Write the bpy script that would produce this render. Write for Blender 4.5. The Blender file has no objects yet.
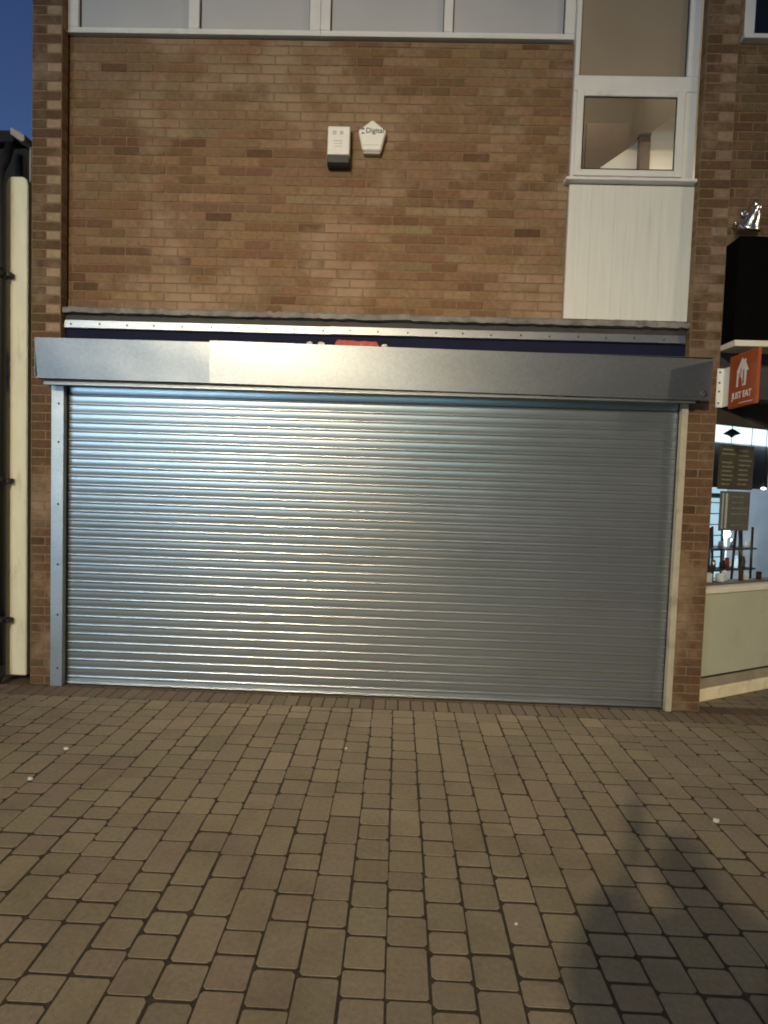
import bpy, bmesh, math, random
from mathutils import Vector, Matrix
R = math.radians
rng = random.Random(7)
scene = bpy.context.scene
C = scene.collection

# ------------------------------------------------------------------ camera
CAM = Vector((0.0, -5.03, 1.8265))
YAW, PITCH, ROLL = 0.0241, 0.0491, 0.0328
fw = Vector((-math.sin(YAW)*math.cos(PITCH), math.cos(YAW)*math.cos(PITCH), -math.sin(PITCH)))
rt = fw.cross(Vector((0, 0, 1))).normalized()
up = rt.cross(fw)
rt2 = rt*math.cos(ROLL) + up*math.sin(ROLL)
up2 = -rt*math.sin(ROLL) + up*math.cos(ROLL)
cd = bpy.data.cameras.new('camera')
cam = bpy.data.objects.new('camera', cd); C.objects.link(cam)
cam.matrix_world = Matrix(((rt2.x, up2.x, -fw.x, CAM.x), (rt2.y, up2.y, -fw.y, CAM.y), (rt2.z, up2.z, -fw.z, CAM.z), (0, 0, 0, 1)))
cd.sensor_fit = 'VERTICAL'; cd.sensor_height = 36; cd.lens = 590/1024*36
cd.clip_start = 0.02; cd.clip_end = 500
scene.camera = cam

# ------------------------------------------------------------------ dusk sky
w = bpy.data.worlds.new('World'); scene.world = w; w.use_nodes = True
nt = w.node_tree; nt.nodes.clear()
sky = nt.nodes.new('ShaderNodeTexSky'); sky.sky_type = 'NISHITA'; sky.sun_disc = False
sky.sun_elevation = R(-3.0); sky.sun_rotation = R(-20); sky.ozone_density = 1.6
bg = nt.nodes.new('ShaderNodeBackground'); bg.inputs['Strength'].default_value = 1.0
wo = nt.nodes.new('ShaderNodeOutputWorld')
tint = nt.nodes.new('ShaderNodeMix'); tint.data_type = 'RGBA'; tint.blend_type = 'MULTIPLY'; tint.inputs[0].default_value = 1
tint.inputs[7].default_value = (.72, 1.0, 1.38, 1)
nt.links.new(sky.outputs[0], tint.inputs[6]); nt.links.new(tint.outputs[2], bg.inputs[0]); nt.links.new(bg.outputs[0], wo.inputs[0])

# ------------------------------------------------------------------ exposure
vs = scene.view_settings
vs.view_transform = 'Standard'; vs.look = 'None'; vs.exposure = 0.0; vs.gamma = 1.0; vs.use_curve_mapping = False
scene.cycles.use_denoising = True
scene.cycles.filter_width = 1.9      # a phone lens at night is a little soft
scene.cycles.sample_clamp_indirect = 3.0
scene.cycles.max_bounces = 8
WARM = (1.0, 0.79, 0.50)
COOL = (0.58, 0.82, 1.0)
LAMP_MAIN, LAMP_COOL, LAMP_FILL = 160, 1000, 1450

# ------------------------------------------------------------------ helpers
def tag(o, label=None, cat=None, group=None, kind=None):
    if label: o['label'] = label
    if cat: o['category'] = cat
    if group: o['group'] = group
    if kind: o['kind'] = kind
    return o

def empty(name, loc=(0, 0, 0), rz=0.0, **k):
    o = bpy.data.objects.new(name, None); C.objects.link(o)
    o.location = loc; o.rotation_euler = (0, 0, rz); o.empty_display_size = .1
    return tag(o, **k)

def link(name, me, parent=None, loc=(0, 0, 0)):
    o = bpy.data.objects.new(name, me); C.objects.link(o)
    o.location = loc
    if parent: o.parent = parent
    return o

class MB:
    """collects solids for ONE mesh object"""
    def __init__(s): s.bm = bmesh.new(); s.mi = 0
    def _fin(s, fs, smooth=False):
        for f in fs: f.material_index = s.mi; f.smooth = smooth
    def box(s, x0, x1, y0, y1, z0, z1, bev=0.0, M=None, seg=1):
        b = bmesh.new()
        v = [b.verts.new((x, y, z)) for x in (x0, x1) for y in (y0, y1) for z in (z0, z1)]
        for q in ((0, 1, 3, 2), (4, 6, 7, 5), (0, 4, 5, 1), (2, 3, 7, 6), (0, 2, 6, 4), (1, 5, 7, 3)):
            b.faces.new([v[i] for i in q])
        if bev: bmesh.ops.bevel(b, geom=b.edges[:], offset=bev, segments=seg, affect='EDGES', profile=.6)
        s.merge(b, M)
        return s
    def merge(s, b, M=None, smooth=None):
        if M is not None: b.transform(M)
        mp = {}
        for v in b.verts: mp[v] = s.bm.verts.new(v.co)
        for f in b.faces:
            nf = s.bm.faces.new([mp[v] for v in f.verts]); nf.material_index = s.mi
            nf.smooth = f.smooth if smooth is None else smooth
        b.free()
    def prism(s, pts, d0, d1, axis='y', bev=0.0, M=None):
        """pts: outline in the two other axes"""
        b = bmesh.new()
        def mk(p, d):
            if axis == 'y': return (p[0], d, p[1])
            if axis == 'x': return (d, p[0], p[1])
            return (p[0], p[1], d)
        a = [b.verts.new(mk(p, d0)) for p in pts]; c = [b.verts.new(mk(p, d1)) for p in pts]
        n = len(pts)
        b.faces.new(a); b.faces.new(c[::-1])
        for i in range(n): b.faces.new([a[i], c[i], c[(i+1) % n], a[(i+1) % n]])
        bmesh.ops.recalc_face_normals(b, faces=b.faces[:])
        if bev: bmesh.ops.bevel(b, geom=b.edges[:], offset=bev, segments=1, affect='EDGES')
        s.merge(b, M); return s
    def tube(s, pts, r, n=10, cap=True, M=None):
        pts = [Vector(p) for p in pts]
        rs = r if isinstance(r, (list, tuple)) else [r]*len(pts)
        b = bmesh.new(); rings = []
        ref = None
        for i, p in enumerate(pts):
            d = (pts[min(i+1, len(pts)-1)] - pts[max(i-1, 0)]).normalized()
            if ref is None: ref = d.orthogonal().normalized()
            u = (ref - d*ref.dot(d)).normalized(); ref = u; v = d.cross(u)
            rings.append([b.verts.new(p + (u*math.cos(a)+v*math.sin(a))*rs[i]) for a in [2*math.pi*k/n for k in range(n)]])
        for a, c in zip(rings, rings[1:]):
            for k in range(n):
                f = b.faces.new([a[k], a[(k+1) % n], c[(k+1) % n], c[k]]); f.smooth = True
        if cap: b.faces.new(rings[0][::-1]); b.faces.new(rings[-1])
        s.merge(b, M); return s
    def lathe(s, prof, n=24, M=None):
        b = bmesh.new(); rings = []
        for (r, z) in prof:
            rings.append([b.verts.new((r*math.cos(2*math.pi*k/n), r*math.sin(2*math.pi*k/n), z)) for k in range(n)])
        for a, c in zip(rings, rings[1:]):
            for k in range(n):
                f = b.faces.new([a[k], a[(k+1) % n], c[(k+1) % n], c[k]]); f.smooth = True
        b.faces.new(rings[0][::-1]); b.faces.new(rings[-1])
        bmesh.ops.remove_doubles(b, verts=b.verts[:], dist=1e-6)
        s.merge(b, M); return s
    def blob(s, c, r, jit=.25, sub=2, sq=(1, 1, 1)):
        b = bmesh.new(); bmesh.ops.create_icosphere(b, subdivisions=sub, radius=1)
        for v in b.verts:
            k = r*(1+rng.uniform(-jit, jit)); v.co = Vector((v.co.x*sq[0]*k+c[0], v.co.y*sq[1]*k+c[1], v.co.z*sq[2]*k+c[2]))
        s.merge(b); return s
    def build(s, name, mats, parent=None, loc=(0, 0, 0)):
        me = bpy.data.meshes.new(name); s.bm.to_mesh(me); s.bm.free()
        for m in (mats if isinstance(mats, (list, tuple)) else [mats]): me.materials.append(m)
        return link(name, me, parent, loc)

# ------------------------------------------------------------------ materials
def newmat(name):
    m = bpy.data.materials.new(name); m.use_nodes = True
    n = m.node_tree.nodes; b = n['Principled BSDF']
    return m, m.node_tree, b

def mat(name, col, rough=.6, metal=0.0, noise=0.0, nscale=12.0, bump=0.0, bscale=60.0, dirt=None, dscale=3.0, rvar=0.0, stretch=(1, 1, 1), emit=None, estr=0.0, spec=None, dirt_lo=.55, dirt_hi=.75):
    m, t, b = newmat(name); n = t.nodes; L = t.links
    b.inputs['Roughness'].default_value = rough; b.inputs['Metallic'].default_value = metal
    if spec is not None: b.inputs['Specular IOR Level'].default_value = spec
    tc = n.new('ShaderNodeTexCoord'); mp = n.new('ShaderNodeMapping'); mp.inputs['Scale'].default_value = stretch
    L.new(tc.outputs['Object'], mp.inputs[0])
    cur = None
    rgb = n.new('ShaderNodeRGB'); rgb.outputs[0].default_value = (*col, 1); cur = rgb.outputs[0]
    if noise:
        nz = n.new('ShaderNodeTexNoise'); nz.inputs['Scale'].default_value = nscale; nz.inputs['Detail'].default_value = 5
        L.new(mp.outputs[0], nz.inputs['Vector'])
        mr = n.new('ShaderNodeMapRange'); mr.inputs[1].default_value = .25; mr.inputs[2].default_value = .75
        mr.inputs[3].default_value = 1-noise; mr.inputs[4].default_value = 1+noise
        L.new(nz.outputs[0], mr.inputs[0])
        mx = n.new('ShaderNodeMix'); mx.data_type = 'RGBA'; mx.blend_type = 'MULTIPLY'; mx.inputs[0].default_value = 1
        L.new(cur, mx.inputs[6]); L.new(mr.outputs[0], mx.inputs[7]); cur = mx.outputs[2]
        if rvar:
            m2 = n.new('ShaderNodeMapRange'); m2.inputs[1].default_value = .3; m2.inputs[2].default_value = .7
            m2.inputs[3].default_value = rough-rvar; m2.inputs[4].default_value = rough+rvar
            L.new(nz.outputs[0], m2.inputs[0]); L.new(m2.outputs[0], b.inputs['Roughness'])
    if dirt:
        nd = n.new('ShaderNodeTexNoise'); nd.inputs['Scale'].default_value = dscale; nd.inputs['Detail'].default_value = 8; nd.inputs['Roughness'].default_value = .65
        L.new(mp.outputs[0], nd.inputs['Vector'])
        md = n.new('ShaderNodeMapRange'); md.inputs[1].default_value = dirt_lo; md.inputs[2].default_value = dirt_hi; md.inputs[4].default_value = .8
        L.new(nd.outputs[0], md.inputs[0])
        mx = n.new('ShaderNodeMix'); mx.data_type = 'RGBA'
        L.new(md.outputs[0], mx.inputs[0]); L.new(cur, mx.inputs[6]); mx.inputs[7].default_value = (*dirt, 1); cur = mx.outputs[2]
    L.new(cur, b.inputs['Base Color'])
    if bump:
        nb = n.new('ShaderNodeTexNoise'); nb.inputs['Scale'].default_value = bscale; nb.inputs['Detail'].default_value = 4
        L.new(mp.outputs[0], nb.inputs['Vector'])
        bp = n.new('ShaderNodeBump'); bp.inputs['Strength'].default_value = bump; bp.inputs['Distance'].default_value = .01
        L.new(nb.outputs[0], bp.inputs['Height']); L.new(bp.outputs[0], b.inputs['Normal'])
    if emit:
        b.inputs['Emission Color'].default_value = (*emit, 1); b.inputs['Emission Strength'].default_value = estr
    return m

def tone_mat(name, rough, nscale, namp, bump, bscale, stain=None, sscale=1.2, slo=.55, shi=.8, samt=.5, moss=None):
    """block material: every block's own colour sits in the 'tone' attribute"""
    m, t, b = newmat(name); n = t.nodes; L = t.links
    b.inputs['Roughness'].default_value = rough; b.inputs['Specular IOR Level'].default_value = .35
    at = n.new('ShaderNodeAttribute'); at.attribute_name = 'tone'
    tc = n.new('ShaderNodeTexCoord')
    nz = n.new('ShaderNodeTexNoise'); nz.inputs['Scale'].default_value = nscale; nz.inputs['Detail'].default_value = 6; nz.inputs['Roughness'].default_value = .65
    L.new(tc.outputs['Object'], nz.inputs['Vector'])
    mr = n.new('ShaderNodeMapRange'); mr.inputs[1].default_value = .25; mr.inputs[2].default_value = .75; mr.inputs[3].default_value = 1-namp; mr.inputs[4].default_value = 1+namp
    L.new(nz.outputs[0], mr.inputs[0])
    mx = n.new('ShaderNodeMix'); mx.data_type = 'RGBA'; mx.blend_type = 'MULTIPLY'; mx.inputs[0].default_value = 1
    L.new(at.outputs['Color'], mx.inputs[6]); L.new(mr.outputs[0], mx.inputs[7]); cur = mx.outputs[2]
    for k, (c, sc, lo, hi, am) in enumerate([(stain, sscale, slo, shi, samt)] + ([moss] if moss else [])):
        if not c: continue
        nd = n.new('ShaderNodeTexNoise'); nd.inputs['Scale'].default_value = sc; nd.inputs['Detail'].default_value = 7; nd.inputs['Roughness'].default_value = .6
        of = n.new('ShaderNodeMapping'); of.inputs['Location'].default_value = (k*13.1, 4.2, 7.7)
        L.new(tc.outputs['Object'], of.inputs[0]); L.new(of.outputs[0], nd.inputs['Vector'])
        md = n.new('ShaderNodeMapRange'); md.inputs[1].default_value = lo; md.inputs[2].default_value = hi; md.inputs[4].default_value = am
        L.new(nd.outputs[0], md.inputs[0])
        m2 = n.new('ShaderNodeMix'); m2.data_type = 'RGBA'
        L.new(md.outputs[0], m2.inputs[0]); L.new(cur, m2.inputs[6]); m2.inputs[7].default_value = (*c, 1); cur = m2.outputs[2]
    L.new(cur, b.inputs['Base Color'])
    nb = n.new('ShaderNodeTexNoise'); nb.inputs['Scale'].default_value = bscale; nb.inputs['Detail'].default_value = 5
    L.new(tc.outputs['Object'], nb.inputs['Vector'])
    bp = n.new('ShaderNodeBump'); bp.inputs['Strength'].default_value = bump; bp.inputs['Distance'].default_value = .006
    L.new(nb.outputs[0], bp.inputs['Height']); L.new(bp.outputs[0], b.inputs['Normal'])
    return m

def glass_mat(name, tint=(1, 1, 1), refl=.9, rough=.02):
    m, t, b = newmat(name); n = t.nodes; L = t.links
    n.remove(b)
    tr = n.new('ShaderNodeBsdfTransparent'); tr.inputs[0].default_value = (*tint, 1)
    gl = n.new('ShaderNodeBsdfGlossy'); gl.inputs['Roughness'].default_value = rough; gl.inputs[0].default_value = (refl, refl, refl, 1)
    fr = n.new('ShaderNodeFresnel'); fr.inputs[0].default_value = 1.5
    mx = n.new('ShaderNodeMixShader')
    ge = n.new('ShaderNodeNewGeometry'); iv = n.new('ShaderNodeMath'); iv.operation = 'SUBTRACT'; iv.inputs[0].default_value = 1
    mu = n.new('ShaderNodeMath'); mu.operation = 'MULTIPLY'     # reflect once, at the outer face only
    L.new(ge.outputs['Backfacing'], iv.inputs[1]); L.new(iv.outputs[0], mu.inputs[0]); L.new(fr.outputs[0], mu.inputs[1])
    L.new(mu.outputs[0], mx.inputs[0]); L.new(tr.outputs[0], mx.inputs[1]); L.new(gl.outputs[0], mx.inputs[2])
    L.new(mx.outputs[0], n['Material Output'].inputs[0])
    return m

def steel_mat(name, col, rough, spangle=.1, sscale=120, smear=.12, bump=.05, metal=1.0):
    """galvanised steel: crystalline spangle, long smears, uneven gloss"""
    m, t, b = newmat(name); n = t.nodes; L = t.links
    b.inputs['Metallic'].default_value = metal      # zinc oxide leaves it partly dull
    tc = n.new('ShaderNodeTexCoord')
    vo = n.new('ShaderNodeTexVoronoi'); vo.inputs['Scale'].default_value = sscale
    L.new(tc.outputs['Object'], vo.inputs['Vector'])
    sp = n.new('ShaderNodeSeparateColor'); L.new(vo.outputs['Color'], sp.inputs[0])
    mp = n.new('ShaderNodeMapping'); mp.inputs['Scale'].default_value = (.5, 1, 1.6); L.new(tc.outputs['Object'], mp.inputs[0])
    nz = n.new('ShaderNodeTexNoise'); nz.inputs['Scale'].default_value = 2.2; nz.inputs['Detail'].default_value = 7; nz.inputs['Roughness'].default_value = .62
    L.new(mp.outputs[0], nz.inputs['Vector'])
    a1 = n.new('ShaderNodeMapRange'); a1.inputs[3].default_value = 1-spangle; a1.inputs[4].default_value = 1+spangle; L.new(sp.outputs[0], a1.inputs[0])
    a2 = n.new('ShaderNodeMapRange'); a2.inputs[1].default_value = .3; a2.inputs[2].default_value = .7; a2.inputs[3].default_value = 1-smear; a2.inputs[4].default_value = 1+smear*.5; L.new(nz.outputs[0], a2.inputs[0])
    mu = n.new('ShaderNodeMath'); mu.operation = 'MULTIPLY'; L.new(a1.outputs[0], mu.inputs[0]); L.new(a2.outputs[0], mu.inputs[1])
    mx = n.new('ShaderNodeMix'); mx.data_type = 'RGBA'; mx.blend_type = 'MULTIPLY'; mx.inputs[0].default_value = 1
    mx.inputs[6].default_value = (*col, 1); L.new(mu.outputs[0], mx.inputs[7]); L.new(mx.outputs[2], b.inputs['Base Color'])
    ro = n.new('ShaderNodeMapRange'); ro.inputs[1].default_value = .3; ro.inputs[2].default_value = .7; ro.inputs[3].default_value = rough-.015; ro.inputs[4].default_value = rough+.015
    L.new(nz.outputs[0], ro.inputs[0]); L.new(ro.outputs[0], b.inputs['Roughness'])
    nb = n.new('ShaderNodeTexNoise'); nb.inputs['Scale'].default_value = 14; nb.inputs['Detail'].default_value = 3
    L.new(tc.outputs['Object'], nb.inputs['Vector'])
    bp = n.new('ShaderNodeBump'); bp.inputs['Strength'].default_value = bump; bp.inputs['Distance'].default_value = .01
    L.new(nb.outputs[0], bp.inputs['Height']); L.new(bp.outputs[0], b.inputs['Normal'])
    return m

BRICK = tone_mat('brick', .88, 26, .28, .55, 120, stain=(.35, .255, .17), sscale=2.0, slo=.50, shi=.66, samt=.60, moss=((.10, .07, .045), 3.1, .60, .78, .35))
MORTAR = mat('mortar', (.205, .140, .082), .95, noise=.25, nscale=30, bump=.5, bscale=150)
PAVER = tone_mat('paver', .80, 45, .20, .6, 260, stain=(.13, .098, .06), sscale=2.4, slo=.48, shi=.78, samt=.5, moss=((.17, .15, .085), 1.1, .60, .78, .25))
JOINT = mat('joint_sand', (.056, .042, .025), .97, noise=.4, nscale=20, bump=.6, bscale=200)
GROUNDM = mat('far_paving', (.17, .15, .12), .9, noise=.25, nscale=4, bump=.4, bscale=40)
SHUT = steel_mat('galvanised_slats', (.48, .535, .575), .31, spangle=.015, sscale=90, smear=.05, bump=.0, metal=.91)
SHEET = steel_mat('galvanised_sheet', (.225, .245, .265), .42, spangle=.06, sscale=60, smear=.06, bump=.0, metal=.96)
RAILM = steel_mat('bright_steel', (.42, .45, .47), .42, spangle=.06, sscale=90, smear=.15, bump=.1)
BOLT = mat('bolt_steel', (.12, .12, .125), .45, .8, noise=.2)
UPVC = mat('white_plastic_frame', (.70, .69, .66), .38, noise=.05, nscale=6, dirt=(.42, .39, .34), dscale=5, dirt_lo=.58, dirt_hi=.85)
GASKET = mat('black_gasket', (.02, .02, .02), .6, noise=.2)
FROST = mat('obscured_glass', (.47, .46, .462), .32, noise=.07, nscale=1.6, bump=.12, bscale=260)
FROSTB = mat('brown_obscured_glass', (.30, .24, .17), .30, noise=.12, nscale=1.4, bump=.12, bscale=260)
GLASS = glass_mat('window_glass')
GLASSSHOP = glass_mat('shop_glass', (.95, .97, .97))
def boards_mat():
    m = mat('painted_boards', (.62, .63, .59), .55, noise=.06, nscale=3, stretch=(14, 14, .7), dirt=(.36, .34, .29), dscale=1.6, dirt_lo=.60, dirt_hi=.90)
    return m
BOARDS = boards_mat()
LEADM = mat('mortar_flashing', (.20, .19, .175), .8, noise=.35, nscale=9, bump=.9, bscale=45, dirt=(.07, .055, .04), dscale=7, dirt_lo=.5, dirt_hi=.72)
DARKWOOD = mat('dark_timber', (.030, .028, .030), .7, noise=.3, nscale=9)
NAVY = mat('navy_board', (.010, .013, .034), .8, noise=.15, nscale=3, spec=.12, bump=.1, bscale=30)
REDM = mat('faded_red', (.36, .045, .035), .6, noise=.35, nscale=30, bump=.3, bscale=60, dirt=(.42, .17, .14), dscale=22, dirt_lo=.55, dirt_hi=.7)
FOAM = mat('white_scrap', (.72, .70, .62), .8, noise=.12, nscale=60, bump=.4, bscale=90)
WHITE = mat('white_plastic', (.78, .76, .70), .42, noise=.05, nscale=12, dirt=(.5, .47, .40), dscale=14, dirt_lo=.6, dirt_hi=.85)
BLACKP = mat('black_plastic', (.012, .011, .011), .4, noise=.2)
INK = mat('dark_ink', (.045, .05, .05), .6, noise=.1)
FADEINK = mat('faded_ink', (.50, .49, .46), .6, noise=.1)
CREAM = mat('cream_paint', (.72, .68, .49), .5, noise=.08, nscale=4, stretch=(3, 3, .7), dirt=(.38, .31, .19), dscale=3.5, dirt_lo=.57, dirt_hi=.82, bump=.15, bscale=25)
BLACKPIPE = mat('black_cast_iron', (.006, .006, .007), .55, noise=.3, nscale=12)
DARKWALL = mat('dark_render', (.007, .007, .008), .8, noise=.3, nscale=5, bump=.4, bscale=30)
STONE = mat('coping_stone', (.36, .33, .30), .85, noise=.2, nscale=15, bump=.4)
ROOFM = mat('roof_felt', (.012, .012, .013), .9, noise=.2)
FASCIA = mat('black_fascia', (.003, .003, .0035), .8, noise=.2, spec=.03)
CREAMTRIM = mat('cream_trim', (.74, .70, .58), .5, noise=.08, nscale=5)
GUIDEC = mat('dirty_guide_cream', (.42, .385, .29), .5, noise=.15, nscale=7, dirt=(.22, .19, .14), dscale=6)  # cream tone for the right-hand guide
RISER = mat('sage_panel', (.46, .47, .36), .5, noise=.07, nscale=3, dirt=(.36, .36, .28), dscale=2.5)
PLINTH = mat('cream_plinth', (.80, .72, .50), .6, noise=.12, nscale=6, dirt=(.34, .28, .18), dscale=5, bump=.3, bscale=40)
ORANGE = mat('orange_sign', (.36, .072, .016), .38, noise=.06, nscale=8, dirt=(.27, .05, .012), dscale=6)
SIGNWHITE = mat('sign_lettering', (.74, .70, .68), .45, noise=.05)
CHROME = mat('polished_metal', (.78, .77, .74), .24, 1.0, noise=.08, nscale=20)
INTWALL = mat('plaster', (.46, .42, .35), .9, noise=.06, nscale=2, bump=.1)
INTWHITE = mat('white_plaster', (.72, .68, .60), .85, noise=.04, nscale=2)
INTPOST = mat('brown_post', (.16, .12, .09), .6, noise=.12, nscale=6)
SHOPWALL = mat('blue_grey_wall', (.44, .48, .54), .6, noise=.14, nscale=3)
SHOPDARK = mat('dark_panel', (.035, .034, .042), .6, noise=.25, nscale=5)
TILE = mat('shop_floor', (.20, .18, .17), .4, noise=.2, nscale=6)
LITWHITE = mat('lit_panel', (.8, .85, .88), .5, noise=.05, emit=(.78, .92, 1.0), estr=1.5)
FRIDGE = mat('lit_fridge', (.7, .8, .85), .4, noise=.25, nscale=14, stretch=(1, 1, 5), emit=(.55, .85, 1.0), estr=.75)
MENUB = mat('menu_board', (.075, .062, .045), .5, noise=.25, nscale=8)
MENUG = mat('grey_board', (.13, .125, .11), .5, noise=.25, nscale=7)
MENUL = mat('menu_lines', (.27, .24, .18), .6, noise=.3, nscale=30)
CHAIRM = mat('black_chair', (.02, .018, .022), .35, noise=.2)
BOTTLE = mat('pale_bottle', (.7, .72, .74), .15, noise=.1)
GLASSB = mat('brown_glass', (.05, .025, .015), .1, noise=.1)
BULB = mat('lit_bulb', (1, 1, 1), .5, noise=.02, emit=(.92, .97, 1.0), estr=7)

# ------------------------------------------------------------------ blocks (bricks and setts) in relief
def blocks(name, rects, frame, back, mats, depth=.006, ch=.004, joint=.005, corner=.004, parent=None, jit=.0012, tilt=.0, rings=1, hj=None, jv=None):
    """rects: (u0,u1,v0,v1,colour). frame: origin,u,v,n. back: rectangles (u0,u1,v0,v1) of the joint bed behind."""
    O, U, V, N = frame
    vs_, fs, cols, mi = [], [], [], []
    def P(u, v, d): return tuple(O + U*u + V*v + N*d)
    for (u0, u1, v0, v1, col) in rects:
        j = joint
        a0, a1, b0, b1 = u0+j+rng.uniform(-jit, jit), u1-j+rng.uniform(-jit, jit), v0+(jv or j)+rng.uniform(-jit, jit), v1-(jv or j)+rng.uniform(-jit, jit)
        if a1-a0 < .012 or b1-b0 < .012: continue
        h = rng.uniform(-1, 1)*(jit*1.2 if hj is None else hj)
        tu, tv = rng.uniform(-tilt, tilt), rng.uniform(-tilt, tilt)
        cs = [corner*rng.uniform(.5, 1.9) for _ in range(4)]
        def octo(ins):
            x0, x1, y0, y1 = a0+ins, a1-ins, b0+ins, b1-ins
            q = []
            for (cx, cy, sx, sy, c, o) in ((x0, y0, 1, 1, cs[0], 0), (x1, y0, -1, 1, cs[1], 1), (x1, y1, -1, -1, cs[2], 0), (x0, y1, 1, -1, cs[3], 1)):
                p = (cx, cy+sy*c); r = (cx+sx*c, cy)
                q += [p, r] if o == 0 else [r, p]
            return q
        levels = [(0, -depth), (0, -ch)] + ([(ch*.35, -ch*.28)] if rings > 1 else []) + [(ch*1.2, 0)]
        base = len(vs_)
        cu, cv = (a0+a1)/2, (b0+b1)/2
        for k, (ins, d) in enumerate(levels):
            for (u, v) in octo(ins):
                dd = d + (h + (u-cu)*tu + (v-cv)*tv if k else 0)
                vs_.append(P(u, v, dd)); cols.append(col)
        for k in range(len(levels)-1):
            for i in range(8):
                A = base+k*8+i; B = base+k*8+(i+1) % 8
                fs.append((A, B, B+8, A+8)); mi.append(0)
        fs.append(tuple(base+(len(levels)-1)*8+i for i in range(8))); mi.append(0)
    for (u0, u1, v0, v1) in back:
        base = len(vs_)
        for (u, v) in ((u0, v0), (u1, v0), (u1, v1), (u0, v1)):
            vs_.append(P(u, v, -depth)); cols.append((.2, .2, .2))
        fs.append(tuple(range(base, base+4))); mi.append(1)
        # thickness behind the joint bed
        base = len(vs_)
        for (u, v) in ((u0, v0), (u1, v0), (u1, v1), (u0, v1)):
            for d in (-depth-.001, -depth-.09): vs_.append(P(u, v, d)); cols.append((.2, .2, .2))
        for i in range(4):
            a, b_ = base+2*i, base+2*((i+1) % 4)
            fs.append((a, b_, b_+1, a+1)); mi.append(1)
        fs.append((base+1, base+3, base+5, base+7)); mi.append(1)
    me = bpy.data.meshes.new(name); me.from_pydata(vs_, [], fs); 
    for m in mats: me.materials.append(m)
    me.polygons.foreach_set('material_index', mi)
    at = me.attributes.new('tone', 'FLOAT_COLOR', 'POINT')
    at.data.foreach_set('color', [c for col in cols for c in (*col, 1.0)])
    me.update()
    bm = bmesh.new(); bm.from_mesh(me); bmesh.ops.recalc_face_normals(bm, faces=bm.faces[:]) if False else None; bm.free()
    return link(name, me, parent)

def vary(c, a=.12, b=.05):
    k = 1+rng.uniform(-a, a)
    return tuple(max(.005, x*k*(1+rng.uniform(-b, b))) for x in c)

TAN, TAN2, BROWN, DARK, RED = (.205, .124, .066), (.228, .144, .082), (.165, .093, .046), (.115, .062, .031), (.180, .099, .053)
def brick_tone():
    r = rng.random()
    if r < .46: return vary(TAN, .08)
    if r < .60: return vary(TAN2, .08)
    if r < .82: return vary(BROWN, .14)
    if r < .955: return vary(RED, .12)
    return vary(DARK, .18)
def brick_rects(u0, u1, v0, v1, pitch=.225, ph=0.0, course=.075, holes=(), tone=brick_tone):
    out = []; k = int(round((v0)/course)); v = v0
    last = None
    while v < v1-.01:
        ve = min(v+course, v1)
        u = u0 - ((ph + (pitch/2 if k % 2 else 0)) % pitch)
        while u < u1:
            a, b = max(u, u0), min(u+pitch, u1)
            if b-a > .03 and not any(a < h[1]-.005 and b > h[0]+.005 and v < h[3]-.005 and ve > h[2]+.005 for h in holes):
                t = tone()
                if last and rng.random() < .22: t = vary(last, .05)   # neighbours fired alike
                out.append((a, b, v, ve, t)); last = t
            u += pitch
        v += course; k += 1
    return out
XZ = lambda y: (Vector((0, y, 0)), Vector((1, 0, 0)), Vector((0, 0, 1)), Vector((0, -1, 0)))
def return_frame(x, sign):   # face of a pier that looks along +-x ; u runs along y
    return (Vector((x, 0, 0)), Vector((0, 1, 0)), Vector((0, 0, 1)), Vector((sign, 0, 0)))

# ------------------------------------------------------------------ ground
g = MB(); g.mi = 0
b = bmesh.new()
for i in range(0): pass
def ring_plane(x0, x1, y0, y1, z):
    vv = [b.verts.new(p) for p in ((x0, y0, z), (x1, y0, z), (x1, y1, z), (x0, y1, z))]; b.faces.new(vv)
ring_plane(-120, 120, -160, 60, -.045)
g.merge(b)
tag(g.build('ground', GROUNDM), kind='structure')

PV = [(.290, .238, .158), (.284, .234, .156), (.282, .226, .156), (.291, .240, .155), (.275, .230, .152), (.284, .230, .160)]
def paver_tone():
    c = vary(rng.choice(PV), .09, .015)
    r = rng.random()
    if r < .012: c = vary((.25, .203, .132), .08)
    elif r < .08: c = vary((.325, .265, .180), .05, .02)
    return c
rects = []
W = .1645
x = .012 - 45*W
while x < 7.2:
    y = -9.2 + rng.uniform(0, .24)
    prev = None
    while y < -.345:
        ln = rng.choice((.123, .123, .163, .163, .163, .243))
        ye = y+ln
        if ye > -.345-.06: ye = -.345
        rects.append((x+rng.uniform(-.0015, .0015), x+W, y, ye, paver_tone())); y = ye
    x += W
# a header course of narrow blocks along the foot of the building
x = -7.4
while x < 7.2:
    rects.append((x, x+.1035, -.345, -.128, vary(rng.choice([(.215, .170, .115), (.205, .165, .115), (.20, .145, .105)]), .12)))
    x += .1035
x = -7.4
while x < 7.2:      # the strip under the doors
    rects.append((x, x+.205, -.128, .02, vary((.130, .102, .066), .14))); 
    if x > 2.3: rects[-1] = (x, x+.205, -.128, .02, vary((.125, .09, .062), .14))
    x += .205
x = 2.55
while x < 7.2:      # the splayed entrance lobby beyond the pier
    for k in range(6): rects.append((x, x+.205, .02+k*.1035, .02+(k+1)*.1035, vary((.22, .19, .14), .1)))
    x += .205
pave = blocks('paving', rects, (Vector((0, 0, 0)), Vector((1, 0, 0)), Vector((0, 1, 0)), Vector((0, 0, 1))),
              [(-7.5, 7.4, -9.4, .66)], [PAVER, JOINT], depth=.0024, ch=.0009, joint=.0050, corner=.0085, jit=.0032, tilt=.004, rings=2, hj=.0005, jv=.0064)
tag(pave, kind='structure')

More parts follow.
